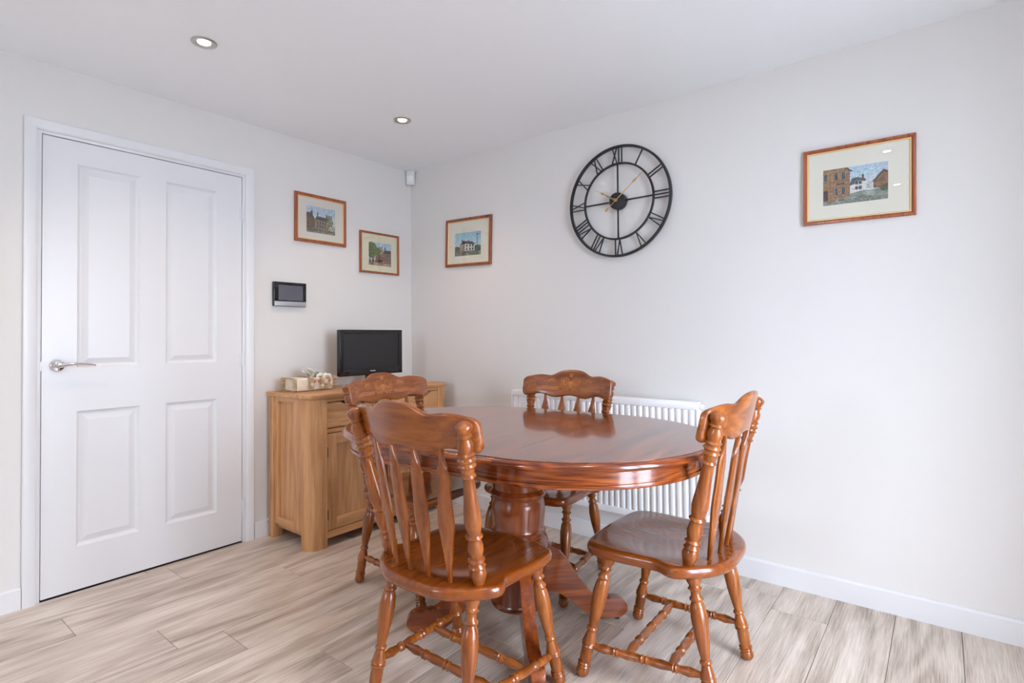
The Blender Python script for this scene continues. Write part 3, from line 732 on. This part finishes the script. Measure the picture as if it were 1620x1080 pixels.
# ------------------------------------------------------------------ radiator
def build_radiator():
    x0, x1, z0, z1 = .985, 2.098, .188, .788; yf = -.09
    r = empty('radiator', ((x0+x1)/2, 0, 0)); tag(r, 'white ribbed panel radiator fixed under the clock', 'radiator')
    cx = (x0+x1)/2
    def P(name, bm, mat='white_enamel', parent=r, ang=35, label=None):
        bmesh.ops.translate(bm, verts=bm.verts[:], vec=(-cx, 0, 0)); return obj(name, bm, mat, parent, ang, label)
    P('front_panel', bx(x0+.008, x1-.008, yf+.009, yf+.019, z0, z1-.004, bev=.003))
    P('rear_panel', bx(x0+.012, x1-.012, -.045, -.034, z0, z1-.01, bev=.003))
    P('wall_bracket', bx(x0+.2, x0+.24, -.036, 0, z0+.1, z1-.1)); P('wall_bracket', bx(x1-.24, x1-.2, -.036, 0, z0+.1, z1-.1))
    for xa in (x0, x1-.008): P('side_cover', bx(xa, xa+.008, yf+.002, -.034, z0+.01, z1-.003, bev=.002))
    P('top_cover', bx(x0+.002, x1-.002, yf+.006, -.034, z1-.008, z1, bev=.002))
    for za, zb in ((z1-.036, z1-.004), (z0, z0+.034)): P('header_rail', bx(x0+.006, x1-.006, yf, yf+.01, za, zb, bev=.004))
    n = 33; pitch = (x1-x0-.03)/n; base = None
    for i in range(n):
        c = x0+.015+pitch*(i+.5)
        if base is None:
            bm = bmesh.new(); h = pitch*.39; d = .009
            rings = []
            for ins, y in ((0, yf+.010), (.003, yf+.004), (.006, yf+.0005), (.009, yf-.0005)):
                k = ins; rings.append([bm.verts.new((sx, y, sz)) for sx, sz in ((-h+k, z0+.03+k), (h-k, z0+.03+k), (h-k, z1-.034-k), (-h+k, z1-.034-k))])
            for A, B in zip(rings, rings[1:]):
                for q in range(4): bm.faces.new((A[q], A[(q+1) % 4], B[(q+1) % 4], B[q]))
            bm.faces.new(rings[-1])
            base = obj('rib', bm, 'white_enamel', r, 60); base.location = (c-cx, 0, 0)
        else:
            o = base.copy(); COL.objects.link(o); o.parent = r; o.location = (c-cx, 0, 0)
    bm = bmesh.new(); lathe(bm, (x1, -.062, z1-.022), (x1+.022, -.062, z1-.022), [(0, .006), (.25, .006), (.3, .011), (.9, .011), (1, .008)], 16)
    P('bleed_plug', bm, label='white bleed plug')
    for xa, s in ((x0-.0, -1), (x1, 1)):
        bm = bmesh.new(); xx = xa+s*.03
        lathe(bm, (xa, -.062, z0+.03), (xa+s*.045, -.062, z0+.03), [(0, .008), (.4, .008), (.45, .012), (1, .012)], 14)
        lathe(bm, (xx, -.062, z0+.03), (xx, -.062, z0+.075), [(0, .012), (.3, .013), (1, .011)], 14)
        v = P('valve', bm, 'white_plastic')
        P('pipe', lathe(bmesh.new(), (xx, -.062, 0), (xx, -.062, z0+.03), [(0, .0075), (1, .0075)], 12), 'white_gloss', v)
build_radiator()

# ------------------------------------------------------------------ skeleton clock
def build_clock():
    C = (1.668, 0, 1.8165); R, r = .296, .2
    c = empty('wall_clock', C); tag(c, 'large black skeleton clock with Roman numerals and gold hands', 'clock')
    def band(R0, R1, y0, y1):
        bm = bmesh.new(); n = 96; rows = []
        for rr, y in ((R0, y0), (R1, y0), (R1, y1), (R0, y1)): rows.append([bm.verts.new((rr*math.sin(2*PI*i/n), y, rr*math.cos(2*PI*i/n))) for i in range(n)])
        for k in range(4):
            A, B = rows[k], rows[(k+1) % 4]
            for i in range(n): bm.faces.new((A[i], A[(i+1) % n], B[(i+1) % n], B[i]))
        bmesh.ops.bevel(bm, geom=[e for e in bm.edges if abs(e.verts[0].co.length-e.verts[1].co.length) < 1e-4 and abs(e.verts[0].co.y-e.verts[1].co.y) < 1e-6], offset=.0015, segments=2, affect='EDGES')
        return bm
    obj('outer_ring', band(R-.012, R, -.036, -.018), 'black_metal', c, 40)
    obj('inner_ring', band(r-.005, r+.005, -.034, -.022), 'black_metal', c, 40)
    def bar(p, q, w=.0032, th=.006):
        p = Vector((p[0], -.028, p[1])); q = Vector((q[0], -.028, q[1])); d = (q-p).normalized(); n = Vector((d.z, 0, -d.x))
        bm = bmesh.new(); prism(bm, [p+n*w+Vector((0, th/2, 0)), q+n*w+Vector((0, th/2, 0)), q-n*w+Vector((0, th/2, 0)), p-n*w+Vector((0, th/2, 0))], (0, -th, 0)); return bm
    for k in range(4):
        a = k*PI/2; obj('spoke', bar((.04*math.sin(a), .04*math.cos(a)), ((r)*math.sin(a), r*math.cos(a)), .0038), 'black_metal', c, 0)
    NUM = {1: 'I', 2: 'II', 3: 'III', 4: 'IV', 5: 'V', 6: 'VI', 7: 'VII', 8: 'VIII', 9: 'IX', 10: 'X', 11: 'XI', 12: 'XII'}
    wid = {'I': .017, 'V': .034, 'X': .032}
    for h, s in NUM.items():
        a = h*PI/6; tot = sum(wid[q] for q in s); x = -tot/2; bm = bmesh.new(); ri, ro = r+.003, R-.008
        def pt(u, v):   # u tangential (clockwise), v radial
            return (math.sin(a)*v+math.cos(a)*u, math.cos(a)*v-math.sin(a)*u)
        for q in s:
            w = wid[q]; m = x+w/2
            if q == 'I': L_ = [((m, ri), (m, ro))]
            elif q == 'V': L_ = [((m, ri), (m-.015, ro)), ((m, ri), (m+.015, ro))]
            else: L_ = [((m-.014, ri), (m+.014, ro)), ((m+.014, ri), (m-.014, ro))]
            for i, (p, q2) in enumerate(L_): merge(bm, bar(pt(*p), pt(*q2), .0031 if q == 'I' else .0028, .006-.001*i))
            x += w
        obj('numeral', bm, 'black_metal', c, 0)
    hub = obj('hub', lathe(bmesh.new(), (0, -.004, 0), (0, -.046, 0), [(0, .040), (.1, .0445), (.9, .0445), (.97, .0435), (1, .041)], 40), 'black_metal', c, 40, label='round black movement housing')
    def hand(name, ang, L_, tail, y):
        bm = bmesh.new(); u = Vector((math.sin(ang), 0, math.cos(ang))); n = Vector((u.z, 0, -u.x))
        def sp(sgn):
            k = [(-tail, .0), (-tail+.004, .005), (-tail+.014, .0075), (-tail+.03, .0016), (0, .0026), (L_*.60, .0018), (L_*.66, .006), (L_*.70, .0075), (L_*.80, .0015), (L_, .0006)]
            return [u*a+n*(sgn*b) for a, b in k]
        pts = sp(1)+sp(-1)[1:][::-1]
        prism(bm, [p+Vector((0, y, 0)) for p in pts], (0, -.0018, 0)); return obj(name, bm, 'gold_metal', c, 0)
    hand('hour_hand', math.radians(301), .135, .0005, -.049)
    hand('minute_hand', math.radians(51), .2, .082, -.053)
    obj('hand_cap', lathe(bmesh.new(), (0, -.046, 0), (0, -.059, 0), [(0, .006), (.7, .0085), (1, .006)], 16), 'gold_metal', c)
build_clock()

# ------------------------------------------------------------------ framed watercolours
class Paint:
    def __init__(s, w, h, seed):
        s.w, s.h = w, h; s.a = np.ones((h, w, 3)); s.r = np.random.RandomState(seed)
        s.Y, s.X = np.mgrid[0:h, 0:w]; s.X = s.X/(w-1); s.Y = 1-s.Y/(h-1)
    def noise(s, n):
        g = s.r.rand(n+2, n+2); x = s.X*n; y = s.Y*n; i = x.astype(int); j = y.astype(int); fx = x-i; fy = y-j
        return (g[j, i]*(1-fx)+g[j, i+1]*fx)*(1-fy)+(g[j+1, i]*(1-fx)+g[j+1, i+1]*fx)*fy
    def fill(s, mask, col, var=.08, n=30, alpha=1):
        m = 1+var*2*(s.noise(n)-.5)+var*(s.r.rand(s.h, s.w)-.5)
        c = np.clip(np.array(col)[None, None, :]/255*m[..., None], 0, 1); k = mask[..., None]*alpha; s.a = s.a*(1-k)+c*k
    def rect(s, x0, x1, y0, y1, col, **k): s.fill((s.X >= x0) & (s.X <= x1) & (s.Y >= y0) & (s.Y <= y1), col, **k)
    def poly(s, pts, col, **k):
        ins = np.zeros(s.X.shape, bool); n = len(pts)
        for i in range(n):
            (xa, ya), (xb, yb) = pts[i], pts[(i+1) % n]
            if ya == yb: continue
            c = ((ya > s.Y) != (yb > s.Y)) & (s.X < (xb-xa)*(s.Y-ya)/(yb-ya)+xa); ins ^= c
        s.fill(ins, col, **k)
    def blob(s, x, y, rx, ry, col, **k):
        e = ((s.X-x)/rx)**2+((s.Y-y)/ry)**2+.9*(s.noise(24)-.5); s.fill(e < 1, col, **k)
    def finish(s):      # washes, pen hatching and the muted tone of a watercolour
        g = s.a.mean(2, keepdims=True); s.a = g+(s.a-g)*.72
        s.a *= (1+.22*(s.noise(40)-.5)+.16*(s.r.rand(s.h, s.w)-.5))[..., None]
        lum = s.a.mean(2); e = np.zeros_like(lum); e[1:-1, 1:-1] = abs(lum[1:-1, 2:]-lum[1:-1, :-2])+abs(lum[2:, 1:-1]-lum[:-2, 1:-1])
        s.a *= (1-np.clip(e*1.1-.08, 0, .45))[..., None]; s.a = np.clip(s.a*1.04, 0, 1)
    def sky(s, top, low): 
        for c in range(3): s.a[..., c] = (low[c]+(top[c]-low[c])*s.Y*(.6+.8*s.noise(5)))/255
        s.a = np.clip(s.a, 0, 1)
def window_rows(p, xs, ys, w, h, col=(70, 75, 85), rim=(205, 200, 190)):
    for x in xs:
        for y in ys: p.rect(x-.008, x+w+.008, y-.012, y+h+.012, rim); p.rect(x, x+w, y, y+h, col, var=.3)
def art_street(p):
    p.sky((178, 206, 232), (232, 237, 240)); p.rect(0, 1, 0, .30, (150, 158, 140), var=.25, n=12); p.poly([(0, 0), (1, 0), (1, .12), (.3, .2), (0, .1)], (138, 146, 134), var=.25)
    p.poly([(.42, .5), (.46, .66), (.55, .68), (.64, .60), (.64, .4), (.42, .4)], (84, 96, 84), var=.2)
    p.poly([(.42, .25), (.42, .48), (.5, .52), (.51, .62), (.58, .60), (.66, .58), (.68, .34), (.55, .28)], (232, 232, 230), var=.05)
    p.poly([(.5, .6), (.52, .68), (.66, .62), (.67, .56)], (96, 92, 96)); p.rect(.615, .635, .6, .74, (110, 80, 70))
    window_rows(p, [.515, .57], [.5, .36], .03, .07)
    p.poly([(.67, .36), (.70, .52), (.76, .55), (.80, .58), (.80, .34)], (214, 210, 206), var=.1)
    p.poly([(.79, .34), (.79, .54), (.93, .76), (1, .70), (1, .30)], (150, 96, 62), var=.25); p.poly([(.77, .52), (.93, .80), (1, .74), (1, .70), (.93, .74), (.79, .5)], (88, 70, 62))
    p.blob(.95, .33, .07, .08, (84, 100, 62), var=.3)
    p.poly([(0, .1), (0, 1), (.36, 1), (.42, .92), (.42, .2), (.1, .1)], (176, 118, 66), var=.28, n=60)
    p.poly([(.34, 1), (.37, 1), (.46, .88), (.44, .86), (.38, .94)], (86, 70, 64)); p.rect(0, .42, .62, .645, (120, 84, 60), alpha=.7); p.rect(.11, .125, .1, .9, (130, 86, 56), alpha=.6)
    window_rows(p, [.19, .30], [.68, .26], .05, .2); window_rows(p, [.02], [.68], .05, .18); p.rect(.01, .075, .14, .42, (74, 52, 60), var=.3); p.rect(.21, .34, .545, .585, (84, 66, 50), var=.6, n=60)
def art_stone_house(p):
    p.sky((178, 204, 224), (230, 232, 230)); p.rect(0, 1, 0, .24, (116, 112, 90), var=.3, n=14)
    p.blob(.8, .52, .11, .24, (142, 146, 96), var=.3)
    p.poly([(.24, .16), (.24, .52), (.70, .50), (.76, .36), (.76, .14)], (170, 134, 96), var=.25, n=50); p.poly([(.30, .52), (.36, .64), (.68, .62), (.73, .48)], (92, 78, 70), var=.2)
    p.poly([(0, .18), (0, .72), (.12, .76), (.2, .7), (.30, .5), (.28, .2)], (122, 82, 56), var=.3, n=40); p.rect(.16, .21, .66, .82, (96, 66, 52)); p.rect(.37, .40, .6, .78, (98, 72, 58)); p.rect(.68, .71, .58, .76, (98, 72, 58))
    window_rows(p, [.36, .45, .55, .63], [.36, .22], .045, .08); p.poly([(.76, .14), (.76, .3), (1, .36), (1, .14)], (196, 178, 158), var=.3); p.rect(0, 1, .02, .08, (150, 146, 118), alpha=.6)
def art_market(p):
    p.sky((170, 200, 226), (230, 234, 232)); p.rect(0, 1, 0, .22, (176, 146, 118), var=.3, n=20)
    p.blob(.5, .62, .16, .2, (150, 160, 112), var=.3); p.poly([(.32, .14), (.32, .44), (.6, .52), (.62, .6), (1, .62), (1, .12)], (168, 108, 84), var=.35, n=40)
    p.poly([(.66, .56), (.72, .76), (.76, .70), (.98, .70), (1, .58)], (76, 74, 88), var=.25); p.rect(.71, .74, .7, .84, (84, 66, 60))
    window_rows(p, [.72, .82, .91], [.42, .24], .05, .1); p.blob(.12, .66, .24, .34, (104, 122, 50), var=.4); p.blob(.34, .62, .12, .16, (116, 130, 64), var=.35); p.rect(.05, .08, .1, .5, (84, 66, 44))
    for x in (.16, .3, .42, .52): p.rect(x, x+.07, .14, .36, (120, 84, 66), var=.6); p.rect(x+.01, x+.05, .26, .33, (214, 200, 184), var=.3)
    p.rect(.4, .62, .2, .27, (84, 54, 46), var=.4)
def art_white_house(p):
    p.sky((150, 200, 228), (230, 238, 242)); p.rect(0, 1, 0, .2, (128, 138, 112), var=.3, n=14)
    p.blob(.86, .3, .2, .12, (92, 110, 92), var=.3); p.blob(.08, .3, .14, .12, (106, 96, 78), var=.35)
    p.poly([(.2, .2), (.2, .5), (.28, .58), (.38, .5), (.38, .2)], (168, 158, 140), var=.15); p.poly([(.38, .2), (.38, .52), (.76, .48), (.76, .22)], (236, 236, 232), var=.05)
    p.poly([(.24, .52), (.3, .64), (.66, .58), (.78, .46), (.4, .52)], (72, 68, 72), var=.2); p.rect(.27, .3, .58, .68, (80, 66, 60)); p.rect(.52, .55, .56, .66, (80, 66, 60))
    window_rows(p, [.44, .56, .67], [.38, .24], .045, .08); p.rect(.05, .6, .1, .19, (140, 118, 104), var=.4); p.rect(.845, .855, .2, .92, (110, 120, 124)); p.rect(.8, .92, .87, .885, (110, 120, 124))
def picture(name, label, W, H, loc, rz, tilt, art, seed, mount, fw=.021, win=(.2, .8, .22, .78), slip=True):
    t = empty(name, loc); t.rotation_euler = (0, tilt, rz) if rz == 0 else (tilt, 0, rz)
    # local frame: x right, y into the room is -y, z up
    tag(t, label, 'picture', 'framed watercolours on the walls')
    def frame_ring(o, i, prof):
        bm = bmesh.new(); rows = []
        for f, y in prof:
            ins = o+(i-o)*f; rows.append([bm.verts.new((sx*(W/2-ins), y, sz*(H/2-ins))) for sx, sz in ((-1, -1), (1, -1), (1, 1), (-1, 1))])
        rows.append(rows[0])
        for A, B in zip(rows, rows[1:]):
            for k in range(4): bm.faces.new((A[k], A[(k+1) % 4], B[(k+1) % 4], B[k]))
        return bm
    obj('frame', frame_ring(0, fw, [(0, -.002), (0, -.015), (.1, -.018), (.55, -.019), (.8, -.015), (1, -.013), (1, -.002)]), 'frame_wood', t, 30)
    s = fw
    if slip:
        obj('slip', frame_ring(fw, fw+.006, [(0, -.004), (0, -.0125), (.5, -.0132), (1, -.010), (1, -.004)]), 'gold_slip', t, 30, label='thin gold inner slip'); s = fw+.006
    x0, x1, z0, z1 = -W/2+W*win[0], -W/2+W*win[1], -H/2+H*win[2], -H/2+H*win[3]
    bm = bmesh.new(); o = [bm.verts.new((a*(W/2-s+.001), -.008, b*(H/2-s+.001))) for a, b in ((-1, -1), (1, -1), (1, 1), (-1, 1))]
    i1 = [bm.verts.new((a, -.008, b)) for a, b in ((x0, z0), (x1, z0), (x1, z1), (x0, z1))]; i2 = [bm.verts.new((v.co.x, -.0066, v.co.z)) for v in i1]
    for A, B in ((o, i1), (i1, i2)):
        for k in range(4): bm.faces.new((A[k], A[(k+1) % 4], B[(k+1) % 4], B[k]))
    obj('mount', bm, mount, t, 0)
    p = Paint(150, 110, seed); art(p); p.finish(); n, m = 150, 110
    me = bpy.data.meshes.new('painting'); xs = np.linspace(x0-.001, x1+.001, n); zs = np.linspace(z1+.001, z0-.001, m)
    XX, ZZ = np.meshgrid(xs, zs); co = np.stack([XX, np.full_like(XX, -.0064), ZZ], -1).reshape(-1, 3)
    I = np.arange(m*n).reshape(m, n); q = np.stack([I[1:, :-1], I[1:, 1:], I[:-1, 1:], I[:-1, :-1]], -1).reshape(-1, 4)
    me.from_pydata(co.tolist(), [], q.tolist())
    ca = me.color_attributes.new('paint', 'FLOAT_COLOR', 'POINT'); a = p.a; lin = np.where(a <= .04045, a/12.92, ((a+.055)/1.055)**2.4)
    ca.data.foreach_set('color', np.concatenate([lin.reshape(-1, 3), np.ones((m*n, 1))], 1).astype(np.float32).ravel())
    me.materials.append(MATS['watercolour_print']); ob = bpy.data.objects.new('painting', me); COL.objects.link(ob); ob.parent = t
    obj('backing', bx(-W/2+.004, W/2-.004, -.005, -.0005, -H/2+.004, H/2-.004), 'dark_gap', t, 0)
    obj('glass', bx(-W/2+s-.001, W/2-s+.001, -.0105, -.0095, -H/2+s-.001, H/2-s+.001), 'clear_glass', t, 0)
RL = PI/2    # on the left wall the local frame turns: local -y looks along +x
picture('framed_watercolour', 'framed watercolour of a stone house, left of the two on the door wall', .352, .296, (0, -.733, 1.831), RL, math.radians(0), art_stone_house, 1, 'mount_pink', .019, (.22, .78, .22, .76))
picture('framed_watercolour', 'framed watercolour with green trees and brick buildings, right of the two on the door wall', .325, .278, (0, -.287, 1.675), RL, math.radians(0), art_market, 2, 'mount_yellow', .014, (.22, .8, .2, .76), False)
picture('framed_watercolour', 'framed watercolour of a white house near the room corner, left of the clock', .402, .318, (.568, 0, 1.728), 0, math.radians(1.7), art_white_house, 3, 'mount_cream', .018, (.2, .78, .22, .7))
picture('framed_watercolour', 'large framed watercolour of a brick street right of the clock', .392, .319, (2.741, 0, 1.7285), 0, math.radians(.9), art_street, 4, 'mount_cream', .015, (.19, .77, .24, .71))
# turn the two on the left wall slightly out of true, as hung
# ------------------------------------------------------------------ alarm keypad and motion sensor
def build_small():
    t = empty('alarm_keypad', (0, -.9435, 1.36)); tag(t, 'dark glass touchscreen keypad with silver base strip on the door wall', 'keypad')
    w, h = .1, .0705
    obj('housing', bx(0, .022, -w, w, -h, h, bev=.003), 'black_plastic', t)
    obj('front_glass', bx(.0215, .0245, -w+.001, w-.001, -h+.030, h-.001, bev=.001), 'black_gloss', t)
    obj('screen', bx(.0244, .025, -w+.026, w-.022, -h+.036, h-.018), 'panel_screen', t, 0, label='grey screen')
    obj('base_strip', bx(.0215, .0255, -w+.003, w-.001, -h+.002, -h+.029, bev=.001), 'panel_silver', t, label='silver strip')
    s = empty('motion_sensor', (.03, -.03, 2.245), PI/4*0); tag(s, 'small white motion sensor in the upper room corner', 'sensor')
    s.rotation_euler = (0, 0, PI/4)
    obj('sensor_body', bx(-.03, .03, -.012, .022, -.05, .05, bev=.006, seg=3), 'white_plastic', s)
    bm = bmesh.new(); n = 10; A = []; B = []
    for i in range(n+1):
        a = PI*(.15+.7*i/n); A.append(bm.verts.new((.026*math.cos(a), -.008-.014*math.sin(a), -.03))); B.append(bm.verts.new((.026*math.cos(a), -.008-.014*math.sin(a), .012)))
    for i in range(n): bm.faces.new((A[i], A[i+1], B[i+1], B[i]))
    bm.faces.new(A); bm.faces.new(B); obj('sensor_lens', bm, 'white_enamel', s)
build_small()
